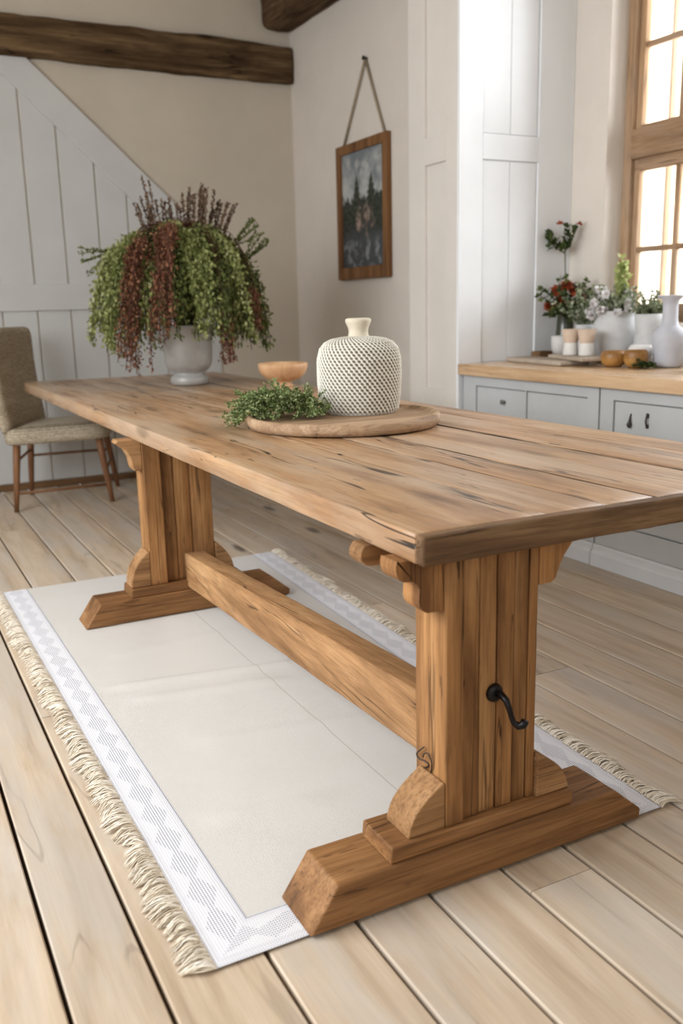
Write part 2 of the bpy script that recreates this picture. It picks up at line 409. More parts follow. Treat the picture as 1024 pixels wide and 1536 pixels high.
wv.box(XV, XV+.42, -2.2, WY0, 0, ZC)
wv.box(XV, XV+.42, WY0, WY1, 0, WZ0)
wv.box(XV, XV+.42, WY0, WY1, WZ1, ZC)
struct(wv.build('wall_window', PLASTER2, None, .004))
w = MB()                                                       # unseen sides of the room, with window openings
LX = -2.5
w.box(LX-.2, LX, -2.4, -.7, 0, ZC); w.box(LX-.2, LX, 3.0, YB+.12, 0, ZC)
w.box(LX-.2, LX, -.7, 3.0, 0, .75); w.box(LX-.2, LX, -.7, 3.0, 2.75, ZC)
struct(w.build('wall_left', PLASTER2))
w = MB()
w.box(LX-.2, -1.9, -2.6, -2.4, 0, ZC); w.box(.7, 3.07, -2.6, -2.4, 0, ZC); w.box(-1.9, .7, -2.6, -2.4, 0, .9); w.box(-1.9, .7, -2.6, -2.4, 2.6, ZC)
struct(w.build('wall_front', PLASTER2))
c = MB(); c.box(-2.5, 3.07, -2.4, YB+.12, ZC, ZC+.1); struct(c.build('ceiling', CEILM))

# window_1
win = bpy.data.objects.new('window_1', None); COL.objects.link(win); win.location = (WX, 1.6, WZ0); struct(win)
W = .055
fr = MB()
for y in (WY1-W/2, WY0+W/2): fr.sweep((WX+.04, y, WZ0), (WX+.04, y, WZ1), .09, W, .004, (0,1,0), 30, .001)
TZ0, TZ1 = 1.847, 1.99
fr.build('frame_post', WINW, win)
tr = MB(); tr.sweep((WX+.035, WY0+W, (TZ0+TZ1)/2), (WX+.035, WY1-W, (TZ0+TZ1)/2), .10, TZ1-TZ0, .008, (0,0,1), 30, .002)
tr.build('transom', WINY, win)
sl = MB(); sl.sweep((WX+.035, WY0+W, WZ0+.03), (WX+.035, WY1-W, WZ0+.03), .10, .06, .006, (0,0,1), 30, .002)
sl.sweep((WX+.035, WY0+W, WZ1-.03), (WX+.035, WY1-W, WZ1-.03), .10, .06, .006, (0,0,1), 30, .002)
sl.build('frame_rail', WINY, win)
def sash(z0, z1, bars):
    s = MB()
    ys = [WY0+W+.02, 1.18, 1.48, 1.79, 2.095, WY1-W-.02]
    s.sweep((WX+.045, WY0+W, z1-.03), (WX+.045, WY1-W, z1-.03), .05, .06, .004, (0,0,1), 20, .001)
    s.sweep((WX+.045, WY0+W, z0+.02), (WX+.045, WY1-W, z0+.02), .05, .04, .004, (0,0,1), 20, .001)
    for z in bars: s.sweep((WX+.05, WY0+W, z), (WX+.05, WY1-W, z), .03, .026, .004, (0,0,1), 30, .0015)
    s.build('sash_rail', WINY, win)
    t = MB()
    for y in (WY0+W+.018, WY1-W-.018): t.sweep((WX+.045, y, z0), (WX+.045, y, z1), .05, .036, .004, (0,1,0), 20, .001)
    for y in (1.18, 1.79, 2.095): t.sweep((WX+.05, y, z0+.02), (WX+.05, y, z1-.03), .03, .026, .004, (0,1,0), 20, .0012)
    t.sweep((WX+.045, 1.48, z0), (WX+.045, 1.48, z1), .05, .06, .004, (0,1,0), 20, .001)
    t.build('glazing_bar', WINW, win)
    g = MB(); g.box(WX+.049, WX+.052, WY0+W+.01, WY1-W-.01, z0+.01, z1-.01)
    g.build('pane', m_glass(), win)
sash(WZ0+.05, TZ0+.004, [1.404]); sash(TZ1-.02, WZ1-.05, [2.385, 2.75])
js = MB()
js.box(XV+.43, XV+.72, WY1-.035, WY1+.12, .3, ZC); js.box(XV+.43, XV+.72, WY0-.12, WY0+.035, .3, ZC)
struct(js.build('window_outer_jamb', m_stone(), win, .01))
wb = MB(); wb.box(XV+.02, WX+.01, WY0, WY1, WZ0-.03, WZ0+.004); struct(wb.build('window_sill', WINY, win, .004))

# beams
b = MB(); b.sweep((-2.4, YB-.005, 2.815), (XW+.0, YB-.005, 2.805), .13, .235, .022, (0,0,1), 70, .016, 2.2)
single(b, 'timber_beam', BEAMW, (0, YB, 2.81), 'long weathered dark brown timber beam running across the back wall', 'beam')
b = MB(); b.sweep((1.975, YB, 3.165), (1.975, -1.0, 3.165), .25, .29, .05, (0,0,1), 70, .012, 2)
single(b, 'timber_beam', BEAMY, (1.975, 2, 3.1), 'rounded dark timber ceiling beam end in the corner above the picture wall', 'beam')

# ------------------------------------------------------------------ rug
EDGE_L = lambda y: lerp(-.412, -.440, (y-.05)/2.57)
EDGE_R = lambda y: lerp(.676, .80, (y-.05)/2.57)
RY0, RY1 = .045, 2.615
def rugz(x, y):
    z = .003
    def ridge(yc, slope, x0, x1, h, wd):
        d = (y - yc - slope*(x-.0))/wd
        return h*math.exp(-d*d)*ss(x0, x0+.12, x)*(1-ss(x1-.15, x1, x))
    z += ridge(1.33, -.17, -.32, .42, .010, .020) + ridge(1.21, -.17, -.28, .30, .007, .028)
    z += ridge(.475, -.12, -.3, .10, .007, .028) + ridge(1.66, .1, -.25, .3, .005, .035) + ridge(.86, -.2, -.2, .45, .005, .035)
    z += .0012*(noise.noise(Vector((x*7, y*5, 2)))+.5)
    if (.0 < y < .22) or (1.9 < y < 2.14): z = min(z, .0042)
    return z
rug = thing('rug', (.15, 1.3, 0), 'off-white woven linen rug with fringed edges lying under the table', 'rug')
def grid(mb, fx, fy, nu, nv, zf, pv=.5, uvf=None):
    vs = []; uv = []
    for j in range(nv+1):
        for i in range(nu+1):
            u, v = i/nu, j/nv; x, y = fx(u, v), fy(u, v); vs.append((x, y, zf(x, y)))
            uv.append(uvf(u, v) if uvf else (u, v))
    fs = [(j*(nu+1)+i, j*(nu+1)+i+1, (j+1)*(nu+1)+i+1, (j+1)*(nu+1)+i) for j in range(nv) for i in range(nu)]
    mb.add(vs, fs, pv, True)
    mb.uv = (mb.uv or []) + uv
f = MB(); grid(f, lambda u,v: lerp(EDGE_L(lerp(RY0,RY1,v)), EDGE_R(lerp(RY0,RY1,v)), u), lambda u,v: lerp(RY0,RY1,v), 90, 190, rugz)
ro = f.build('woven_field', m_rug(), rug)
bd = MB(); up = lambda x, y: rugz(x, y) + .0009
BW = .105
grid(bd, lambda u,v: EDGE_L(lerp(RY0,RY1,v)) - .001 + BW*u, lambda u,v: lerp(RY0,RY1-.0,v) , 10, 180, up, .5, lambda u,v: (u, v*(RY1-RY0)))
# near border (mitred with the side bands)
grid(bd, lambda u,v: lerp(EDGE_L(RY0)+BW*v, EDGE_R(RY0)-BW*v, u), lambda u,v: RY0-.001+BW*v, 90, 8, lambda x,y: up(x,y)+.0004, .5, lambda u,v: (v, u*1.09))
grid(bd, lambda u,v: EDGE_R(lerp(RY0,RY1,v)) + .001 - BW*u, lambda u,v: lerp(RY0,RY1,v), 10, 180, up, .5, lambda u,v: (u, v*(RY1-RY0)))
bo = bd.build('border', m_border(), rug); bo['label'] = 'white patterned border band with blue grey diamonds'
FR = m_fringe()
def fringe(edge, sgn, y0, y1, length, n):
    m = MB()
    for k in range(n):
        y = random.uniform(y0, y1)
        xe = edge(y); L = length*(.75+.35*noise.noise(Vector((y*9, sgn, 0)))+random.uniform(-.12,.12))
        tuft = (round(y/.028)*.028 - y)*.55
        drift = noise.noise(Vector((y*11, 3, sgn)))*.045 - .012
        h = random.uniform(.003, .014); ph = random.uniform(0, 6); wv = random.uniform(.001,.004)
        pts = []
        for i in range(6):
            t = i/5
            pts.append((xe + sgn*(L*t - .004), y + tuft*t + drift*t*t + wv*math.sin(ph+t*7), .0055 + h*math.sin(math.pi*min(1,t*1.02))*.9 + random.uniform(0,.0015)*(t>0) - .0035*t))
        m.tube(pts, [.0017,.0017,.0016,.0014,.0012,.0006], 4, random.random(), False)
    return m
lf = fringe(EDGE_L, -1, RY0-.004, RY1, .074, 1700).build('fringe', FR, rug)
rf = fringe(EDGE_R, 1, RY0-.004, RY1, .066, 1100).build('fringe', FR, rug)

# ------------------------------------------------------------------ trestle table
H, T, TW, TL = .75, .0574, 1.211, 4.474
table = thing('trestle_table', (.4, 1.1, 0), 'long rustic oak trestle table with thick plank top standing on the rug', 'table')
tt = MB()
bounds = [0,.300,.452,.584,.868,1.075,TW]
gp = [0,.0010,.0012,.0030,.0030,.0016,0]
for i in range(6):
    a, b = bounds[i]+gp[i], bounds[i+1]-gp[i+1]
    zt = H - (.0, .0008, .0004, .0016, .0, .001)[i]
    r = .006 if i in (0, 5) else .005
    tt.sweep(((a+b)/2, .026, zt-T/2), ((a+b)/2, TL, zt-T/2), b-a, T, r, (0,0,1), 90, .0016, 5, .25+.12*i if i else .45, .004)
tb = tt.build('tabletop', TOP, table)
cb = MB(); cb.sweep((0, .0145, H-T/2-.0006), (TW, .0145, H-T/2-.0006), .029, T, .007, (0,0,1), 60, .0022, 9, .5, .006)
eb = cb.build('end_board', TOPX, table); eb['label'] = 'worn dark end grain edge of the table top'

def arc(cx, cz, r, a0, a1, n=10, rz=None):
    rz = rz or r
    return [(cx+r*math.cos(R(lerp(a0,a1,i/n))), cz+rz*math.sin(R(lerp(a0,a1,i/n)))) for i in range(n+1)]
ZF = .0058
def pedestal(y0, dx, far):
    """One trestle end; y0 is its front plane, all parts children of the table."""
    D = .138
    # foot: a beam with sloped ends
    ft = MB(); zt = .094
    poly = [(-.229,ZF),(.594,ZF),(.598,.028),(.520,zt),(-.168,zt)]
    ft.prism(poly, 1, y0, y0+D)
    ft.build('foot', FOOTW, table, .005, 3)
    cl = MB(); cl.prism([(-.05,zt+.0004),(.402,zt+.0004),(.404,.122),(.400,.1285),(-.046,.1285)], 1, y0+.008, y0+D-.012)
    cl.build('foot_cleat', FOOTW, table, .005, 3)
    Z0, Z1 = .129, H-T-.0012
    ps = MB()
    if not far:
        for a, b, f, pv in ((.083,.1245,-.004,.72),(.1275,.1675,.006,.45),(.1705,.2105,.009,.33),(.2125,.2525,.007,.6),(.2555,.2895,.011,.12),(.2915,.312,.008,.62)):
            yf = y0+.020+f
            ps.sweep(((a+b)/2, (yf+y0+.128)/2, Z0), ((a+b)/2, (yf+y0+.128)/2, Z1), b-a, y0+.128-yf, .0035, (0,1,0), 26, .0012, 7, pv, .003)
    else:
        for a, b, f, pv in ((.032,.098,0,.6),(.099,.150,.022,.3),(.151,.212,.024,.42),(.213,.292,.002,.45)):
            yf = y0+.020+f
            ps.sweep(((a+b)/2, (yf+y0+.128)/2, Z0), ((a+b)/2, (yf+y0+.128)/2, Z1), b-a, y0+.128-yf, .004, (0,1,0), 26, .0012, 7, pv, .003)
    po = ps.build('post', POST, table)
    L = .083+dx+ (-.001 if not far else -.003); Rr = .312+dx+.001 if not far else .294
    # quarter-round blocks on the cleat
    hb = .098 if not far else .135
    for s in (-1, 1):
        x0 = L if s < 0 else Rr
        wd = .086 if not far else .075
        pts = [(x0, Z0)] + [(x0 + s*wd, Z0)]
        for i in range(1, 11):
            t = i/10
            pts.append((x0 + s*(wd*(1-t) + .020*math.sin(math.pi*t)*.9 + .006*(t)), Z0 + hb*(t**.92)))
        pts.append((x0, Z0+hb))
        if s > 0 and not far: pts = [(x, Z0+(z-Z0)*1.0) for x, z in pts]
        q = MB(); q.prism(pts, 1, y0+.018, y0+.105)
        q.build('foot_bracket', BLOCK, table, .003)
    # corbels under the top
    q = MB()
    if not far:
        prof = [(L,Z1),(L-.102,Z1)] + arc(L-.083,Z1-.012,.021,150,270,6,.028) + [(L-.070,Z1-.041),(L-.060,Z1-.047),(L-.053,Z1-.058)] + arc(L-.031,Z1-.080,.024,165,280,7,.028) + [(L,Z1-.110)]
        q.prism(prof, 1, y0+.024, y0+.082)
    else:
        prof = [(L,Z1),(L-.085,Z1),(L-.092,Z1-.012),(L-.075,Z1-.024),(L-.055,Z1-.04),(L-.040,Z1-.07),(L-.034,Z1-.105),(L-.028,Z1-.118),(L,Z1-.118)]
        q.prism(prof, 1, y0+.03, y0+.10)
    q.build('corbel', POST if not far else BLOCK, table, .003, 3)
    q = MB()
    prof = [(Rr,Z1),(Rr+.094,Z1),(Rr+.092,Z1-.008),(Rr+.076,Z1-.028),(Rr+.062,Z1-.044),(Rr+.050,Z1-.066),(Rr+.041,Z1-.090),(Rr+.030,Z1-.097),(Rr,Z1-.097)]
    q.prism(prof, 1, y0+.026, y0+.085); q.build('corbel', POST, table, .003, 3)
    return po
pn0 = pedestal(.033, 0, False)
pf0 = pedestal(1.952, -.048, True)
# rounded bearer under the top just behind the near post
q = MB(); Z1 = H-T-.0012
q.prism([(.45,Z1),(-.010,Z1)] + arc(.006,Z1-.020,.026,140,270,8,.024) + [(.45,Z1-.044)], 1, .195, .245)
q.build('bearer', BLOCK, table, .003, 3)
st = MB(); st.sweep((.125, .158, .312), (.212, 1.985, .168), .078, .132, .006, (0,0,1), 50, .0016, 5, .5)
st.build('stretcher', RAIL, table)
# iron coat hook on the near post
hk = MB(); PY = .053+.004
hk.tube([(.206,PY-.004,.388),(.206,PY-.020,.390),(.207,PY-.034,.384),(.209,PY-.041,.368),(.213,PY-.043,.352),(.217,PY-.045,.340),(.224,PY-.051,.333),(.231,PY-.057,.336),(.234,PY-.059,.345)],
        [.008,.0075,.007,.006,.0055,.006,.008,.009,.0085], 12)
ho = hk.build('coat_hook', IRON, table); ho['label'] = 'black iron coat hook on the near post'
pl = MB(); pl.lathe([(0,.010),(.012,.010),(.018,.006),(.0195,.0),(.0,.0)], (0,0,0), 28)
po = pl.build('hook_plate', IRON, None); po.data.transform(Matrix.Translation((.204,PY+.0025,.388)) @ Matrix.Rotation(R(90),4,'X')); po.data.transform(Matrix.Translation(-table.location)); po.parent = ho
ws = MB(); pts = [(.120,.275),(.133,.262),(.144,.25),(.137,.241),(.122,.243),(.108,.239),(.124,.226),(.138,.212),(.141,.199),(.131,.193),(.114,.205),(.1,.228),(.095,.252),(.104,.268),(.116,.262),(.121,.252)]
def smooth(pts, n=4):
    out = []
    for i in range(len(pts)-1):
        p = [Vector(pts[max(0,i-1)]), Vector(pts[i]), Vector(pts[i+1]), Vector(pts[min(len(pts)-1,i+2)])]
        for k in range(n):
            t = k/n
            out.append(.5*((2*p[1]) + (p[2]-p[0])*t + (2*p[0]-5*p[1]+4*p[2]-p[3])*t*t + (3*p[1]-p[0]-3*p[2]+p[3])*t**3))
    return out + [Vector(pts[-1])]
ws.tube(smooth([(.077-.003*math.sin(i), y, z) for i, (y, z) in enumerate(pts)]), .0016, 6)
wo = ws.build('wire_hook', WIRE, table); wo['label'] = 'thin twisted dark wire hook on the left of the near post'

# ------------------------------------------------------------------ things on the table
TC = Vector((.606, 1.46, H)); TR = .331
t = MB()
t.lathe([(0,.0008),(TR-.03,.0008),(TR-.008,.004),(TR,.020),(TR-.001,.038),(TR-.006,.043),(TR-.018,.042),(TR-.026,.034),(TR-.06,.030),(0,.030)], TC, 96, .5, .006)
single(t, 'tray', TRAYW, TC, 'round shallow wooden tray holding the knitted jar on the table', 'tray')

# knitted jar
JC = Vector((.716, 1.545, H+.0306)); jar = thing('knitted_jar', JC, 'cream knit-covered squat jar with a stoppered neck on the round tray', 'jar')
def jr(z):   # body radius
    pr = [(0,.130),(.012,.140),(.06,.147),(.13,.1505),(.19,.149),(.225,.140),(.246,.122),(.258,.095),(.264,.06),(.266,.03)]
    for (a, ra), (b, rb) in zip(pr, pr[1:]):
        if z <= b: return lerp(ra, rb, (z-a)/(b-a))
    return pr[-1][1]
k = MB(); vs = []; pvs = []
prof = []; zz = 0
for i in range(151):                                   # arclength-ish sampling
    tt_ = i/150
    z = .266*min(1, tt_*1.18) if tt_ < .75 else lerp(.266*.885, .266, ((tt_-.75)/.25)**.6)
    prof.append((jr(z), z))
NC, NR = 52, 26; SEG = 520
arcL = [0]
for (a, b), (c_, d) in zip(prof, prof[1:]): arcL.append(arcL[-1] + math.hypot(c_-a, d-b))
for i in range(SEG):
    a = i/SEG
    for j, (r, z) in enumerate(prof):
        v = arcL[j]/.0108
        row = math.floor(v); fv = v-row-.5
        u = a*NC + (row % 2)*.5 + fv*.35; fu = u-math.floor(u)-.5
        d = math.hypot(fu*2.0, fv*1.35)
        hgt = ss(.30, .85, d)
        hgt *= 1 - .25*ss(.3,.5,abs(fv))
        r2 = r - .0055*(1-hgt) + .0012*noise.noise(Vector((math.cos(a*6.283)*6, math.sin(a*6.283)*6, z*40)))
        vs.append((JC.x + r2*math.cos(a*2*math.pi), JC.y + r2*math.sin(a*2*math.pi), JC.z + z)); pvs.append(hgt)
m = len(prof)
k.add(vs, [(i*m+j, ((i+1)%SEG)*m+j, ((i+1)%SEG)*m+j+1, i*m+j+1) for i in range(SEG) for j in range(m-1)], pvs, True)
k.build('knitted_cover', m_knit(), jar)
n = MB(); n.lathe([(.044,.262),(.036,.268),(.0335,.280),(.036,.296),(.043,.310),(.0455,.318),(.044,.325),(.036,.328),(.012,.326),(0,.325)], JC, 40, .5, .012)
no = n.build('neck', plain('cream_stoneware', srgb(208,198,178), .8, .2, .06, 14, .5, 60), jar); no['label'] = 'flared cream stoneware neck'
bs = MB(); bs.lathe([(0,0),(.128,0),(.131,.004),(.128,.012),(0,.012)], JC, 60); bs.build('base', CERG, jar)

# turned wooden goblet
GC = Vector((.93, 2.70, H)); g = MB()
g.lathe([(0,.001),(.050,.001),(.053,.008),(.046,.018),(.040,.024),(.040,.030),(.046,.036),(.046,.043),(.038,.050),(.036,.056),(.050,.062),(.084,.075),(.107,.097),(.117,.124),(.118,.143),(.112,.145),(.106,.12),(.07,.09),(0,.082)], GC, 64)
single(g, 'goblet', GOBW, GC, 'turned pale wooden pedestal bowl standing behind the tray', 'bowl')

# herb sprigs on the tray
hb = MB()
def sprig(mb, p, d, L, n, ls, lw, curl=.3, pvr=(0,1), stem=.0012, droop=.0, floor=None):
    wall = p[0] > 2.0 and p[2] > .8 and p[1] < 2.8
    pts = [Vector(p)]; d = Vector(d).normalized()
    for i in range(n):
        d = (d + Vector((random.uniform(-1,1),random.uniform(-1,1),random.uniform(-1,1)))*curl/n + Vector((0,0,-droop/n))).normalized()
        q = pts[-1] + d*(L/n)
        if wall: q.x = min(q.x, 2.612); q.y = min(q.y, 2.635)
        if floor is not None and q.z < floor(q): q.z = floor(q); d.z = max(d.z, 0)
        pts.append(q)
        for _ in range(3):
            o = Vector((random.uniform(-1,1),random.uniform(-1,1),random.uniform(-.6,1)))
            mb.leaf(q, o + d*.6, ls*random.uniform(.7,1.2), lw*random.uniform(.7,1.2), random.uniform(*pvr))
    if stem: mb.tube(pts, stem, 4, .15, False)
fl_ = lambda q: (H+.043 if (q-Vector((TC.x,TC.y,q.z))).length < TR-.03 else (H+.054 if (q-Vector((TC.x,TC.y,q.z))).length < TR+.004 else H+.016))
cam_dir = Vector((.46,.88,0)); side = Vector((.88,-.46,0))
for i in range(340):
    u = random.random(); 
    c0 = TC + side*(lerp(-.36, -.045, u)) + cam_dir*random.uniform(-.10, .10)
    if u < .18: c0 = TC + side*random.uniform(-.365,-.28) + cam_dir*random.uniform(-.05,.09)
    top = .075*math.sin(math.pi*min(1, .12+u*.8))
    zb = random.uniform(0, top)
    p_ = Vector((c0.x, c0.y, 0)); p_.z = fl_(p_) + zb
    if (Vector((p_.x,p_.y,0))-Vector((JC.x,JC.y,0))).length < .172: continue
    sprig(hb, p_, (random.uniform(-1,.25), random.uniform(-.8,.8), random.uniform(-.1,.6)), random.uniform(.04,.07), 8, .0115, .0042, 1.0, (0,1), .0009, .4, fl_)
o = single(hb, 'herb_bunch', HERB, TC + Vector((-.2,0,.03)), 'bunch of small leafy green herb sprigs spilling over the left tray rim', 'herbs')

# urn with trailing plant
UC = Vector((.745, 3.56, H))
plant = thing('potted_plant', UC, 'trailing green and russet plant in a weathered grey urn at the far table end', 'plant')
u = MB()
u.lathe([(0,.001),(.092,.001),(.100,.010),(.104,.028),(.099,.046),(.086,.056),(.080,.062),(.090,.072),(.112,.088),(.126,.115),(.131,.16),(.133,.22),(.137,.28),(.146,.31),(.148,.32),(.142,.322),(.134,.30),(.128,.25),(0,.25)], UC, 64, .5, .012)
uo = u.build('urn', URN, plant); uo['label'] = 'weathered silvery grey urn on a round foot'
so = MB(); so.lathe([(0,.285),(.06,.29),(.128,.275)], UC, 32); so.build('soil', SOIL, plant)
def trail(mb, th, Rr, zt, zb, leaves, ls, pvr, width, t0=.12):
    c, s = math.cos(th), math.sin(th); pts = []
    sway = random.uniform(-.06,.06); sh_ = side*(-.035)*min(1,Rr/.4)
    x0 = Vector((UC.x + .05*c, UC.y + .05*s, UC.z + .30))
    pk = Vector((UC.x + Rr*.62*c, UC.y + Rr*.62*s, zt)) + sh_*.7
    sh = Vector((UC.x + Rr*.95*c, UC.y + Rr*.95*s, zt-.10)) + sh_
    en = Vector((UC.x + Rr*1.06*c - sway*s, UC.y + Rr*1.06*s + sway*c, zb)) + sh_
    for i in range(7):
        t = i/6; pts.append(x0*(1-t)**2 + 2*t*(1-t)*Vector((lerp(x0.x,pk.x,.35), lerp(x0.y,pk.y,.35), zt+.06)) + pk*t*t)
    ctrl = Vector((sh.x, sh.y, zt-.02))
    for i in range(1, 19):
        t = i/18; pts.append(pk*(1-t)**2 + 2*t*(1-t)*ctrl + en*t*t)
    mb.tube(pts, .0022, 4, .1, False)
    n = len(pts)
    for _ in range(leaves):
        t = random.uniform(t0, 1)*(n-1.001); i = int(t); p_ = pts[i].lerp(pts[i+1], t-i)
        wdt = width*(1.15 - .75*(t/(n-1)))
        o = Vector((random.gauss(0,1),random.gauss(0,1),random.gauss(0,.6)))*wdt
        mb.leaf(p_+o, Vector((o.x*20, o.y*20, random.uniform(-1.2,.4))), ls*random.uniform(.6,1.25), ls*.30*random.uniform(.7,1.2), random.uniform(*pvr))
gm, rm = MB(), MB()
VIEW = math.atan2(-4.87, -1.575)            # direction from the urn towards the camera
def bottom(th, Rr, long=0):
    front = math.cos(th-VIEW)               # strands over the urn's face are shorter
    base = lerp(.95, 1.02, max(0, front)) - long
    return base + random.uniform(-.03, .13)
for i in range(250):
    th = random.uniform(0, 2*math.pi); Rr = .10 + .37*math.sqrt(random.random())
    zt = 1.60 - .16*(Rr/.5)**2 + random.uniform(-.05,.03)
    cl = noise.noise(Vector((math.cos(th)*2.2, math.sin(th)*2.2, 4)))
    pvr = (.0,.42) if cl < -.05 else ((.35,1) if cl > .10 else (.2,.85))
    zb = bottom(th, Rr) if Rr > .28 else random.uniform(1.12, 1.35)
    trail(gm, th, Rr, zt, zb, 150, .025, pvr, .019)
def vd(px):                                 # angle by sideways offset in the view
    return VIEW + px
for da, Rr, zb, n_, t0_ in ((-.52,.46,.88,6,.5),(-.40,.45,.85,7,.45),(-.13,.45,.99,7,.2),(-.10,.40,1.08,4,.15),(.58,.40,.88,4,.84),(1.15,.38,1.0,3,.82)):
    for k_ in range(n_):
        th = VIEW + da + random.uniform(-.07,.07)
        trail(rm, th, Rr+.03+random.uniform(-.03,.06), 1.56+random.uniform(-.06,.02), zb+random.uniform(-.01,.09), int(190*(1-t0_*.6)), .020, (0,1), .014, t0_)
for i in range(26):
    th = random.uniform(0, 2*math.pi); trail(rm, th, random.uniform(.05,.14), 1.60, random.uniform(1.38,1.5), 80, .018, (.1,.8), .016)
gm.build('trailing_foliage', GREEN, plant)
r_ = rm.build('russet_foliage', RUSSET, plant); r_['label'] = 'rust brown hanging sprays'
hm = MB()
for dx, dz, lean in ((-.20,.18,-.35),(-.16,.24,-.28),(-.13,.17,-.2),(-.09,.16,-.1),(-.235,.15,-.5),(.04,.21,.05),(.06,.16,.02),(.13,.20,.18),(.16,.23,.25),(.19,.21,.3),(.22,.17,.55),(.25,.17,.75),(.14,.15,.4),(.17,.14,.6),(.0,.13,0),(-.05,.11,-.05),(.29,.15,.8),(.11,.16,.1),(-.18,.14,-.4)):
    for rep in range(2):
        base = UC + side*dx*.7 + cam_dir*random.uniform(-.1,.1); base.z = 1.50
        d = side*(lean*.6+random.uniform(-.08,.08)) + Vector((0,0,1)) + cam_dir*random.uniform(-.2,.1)
        L = dz*1.05*random.uniform(.8,1.05)
        sprig(hm, base, d, L+.06, 30, .017, .0058, .35, (0,1), .0016)
h_ = hm.build('dried_spikes', HEATH, plant); h_['label'] = 'upright brown dried flower spikes on top'
for sx, sy, dz_ in ((.27,.05,.16),(-.38,-.05,-.02),(.33,0,.02)):
    sm_ = MB()
    for k_ in range(6):
        b_ = UC + side*sx*.95 + Vector((0,0,.72)); b_.z = 1.47 if sx < .3 else 1.38
        sprig(sm_, b_, side*(1 if sx>0 else -1)*random.uniform(.3,.8) + Vector((0,0,random.uniform(.1,.9) if dz_>-.01 else random.uniform(-.6,.2))), .19, 14, .018, .007, .5, (0,.6), .0016)
    sm_.build('loose_sprig', GREEN, plant)

# ------------------------------------------------------------------ chair
CA, CB, CC, CD = Vector((-.14,4.28,0)), Vector((.43,4.27,0)), Vector((.03,4.80,0)), Vector((.585,4.76,0))
chair = thing('dining_chair', ((CA+CB+CC+CD)/4), 'taupe woven upholstered chair with brown wooden legs beyond the table', 'chair')
def bil(u, v): return (CA*(1-u)+CB*u)*(1-v) + (CC*(1-u)+CD*u)*v
def cushion(mb, corners, z0, z1, n=14, puff=.012, e=.10):
    """Soft quad pad between z0 and z1; corners in order u,v bilinear."""
    vs = []; fs = []
    def q(u, v): return (corners[0]*(1-u)+corners[1]*u)*(1-v) + (corners[2]*(1-u)+corners[3]*u)*v
    prof = [(.03,0),(.0,.12),(-.006,.35),(-.008,.6),(.0,.85),(.02,.96),(.06,1.0)]
    ring = []
    N = 10
    per = [(i/N,0) for i in range(N)] + [(1,i/N) for i in range(N)] + [(1-i/N,1) for i in range(N)] + [(0,1-i/N) for i in range(N)]
    for (ins, h) in prof:
        for (u, v) in per:
            uu, vv = .5+(u-.5)*(1-2*ins), .5+(v-.5)*(1-2*ins)
            # round the plan corners
            du, dv = abs(uu-.5)*2, abs(vv-.5)*2
            k_ = 1 - .045*ss(.8,1,du)*ss(.8,1,dv)*2
            uu, vv = .5+(uu-.5)*k_, .5+(vv-.5)*k_
            p_ = q(uu, vv); vs.append((p_.x, p_.y, lerp(z0, z1, h)))
    M_ = len(per)
    for i in range(len(prof)-1):
        for j in range(M_): fs.append((i*M_+j, i*M_+(j+1)%M_, (i+1)*M_+(j+1)%M_, (i+1)*M_+j))
    base = (len(prof)-1)*M_; cc = q(.5,.5)
    for s_, hh in ((.7,puff*.8),(.35,puff)):
        for (u, v) in per:
            p_ = q(.5+(u-.5)*s_, .5+(v-.5)*s_); vs.append((p_.x,p_.y,z1+hh))
    for i in range(2):
        b0 = base+i*M_
        for j in range(M_): fs.append((b0+j, b0+(j+1)%M_, b0+M_+(j+1)%M_, b0+M_+j))
    vs.append((cc.x,cc.y,z1+puff)); top = len(vs)-1
    for j in range(M_): fs.append((base+2*M_+j, base+2*M_+(j+1)%M_, top))
    fs.append(list(range(M_-1,-1,-1)))
    mb.add(vs, fs, .5, True)
s = MB(); ov = .035
cs = [bil(-.05,-.05), bil(1.02,-.05), bil(-.05,1.05), bil(1.02,1.05)]
cushion(s, cs, .398, .488); s.build('seat', BOUCLE2, chair)
# backrest slab, leaning back (-X) from the rear edge
bk = MB(); b0, b1 = Vector((-.19,4.30,0)), Vector((.125,4.80,0)); nrm = Vector((1,.0,0)) ; dirb = (b1-b0).normalized(); nrm = Vector((dirb.y,-dirb.x,0))
rows, colsn = 22, 14; vs = []; fs = []
for side_ in (0, 1):
    for j in range(rows+1):
        v = j/rows; z = lerp(.47, 1.075, v)
        for i in range(colsn+1):
            u_ = i/colsn; p_ = b0.lerp(b1, u_)
            edge = min(u_, 1-u_)*.56; ez = min(v, 1-v)*.60
            rnd = 1 - (1-ss(0,.035,edge))*.55; rz = 1 - (1-ss(0,.035,ez))*.55
            th_ = .038*rnd*rz
            lean = -.05*(z-.47)/.6 - .015*math.sin(v*3.1)
            curve = -.018*math.sin(math.pi*u_)
            corner = .02*(1-ss(0,.07,edge))*(1-ss(0,.07,1-v)*1)
            q_ = p_ + nrm*(lean + curve + .03 + (th_ if side_ else -th_))
            zz_ = z - (.018*(1-ss(0,.06,edge)) if v > .9 else 0)
            vs.append((q_.x, q_.y, zz_))
P_ = (rows+1)*(colsn+1)
idx = lambda s_, j, i: s_*P_ + j*(colsn+1) + i
for j in range(rows):
    for i in range(colsn):
        for s_ in (0, 1): fs.append((idx(s_,j,i), idx(s_,j,i+1), idx(s_,j+1,i+1), idx(s_,j+1,i)))
for j in range(rows):
    for i in (0, colsn): fs.append((idx(0,j,i), idx(0,j+1,i), idx(1,j+1,i), idx(1,j,i)))
for i in range(colsn):
    for j in (0, rows): fs.append((idx(0,j,i), idx(0,j,i+1), idx(1,j,i+1), idx(1,j,i)))
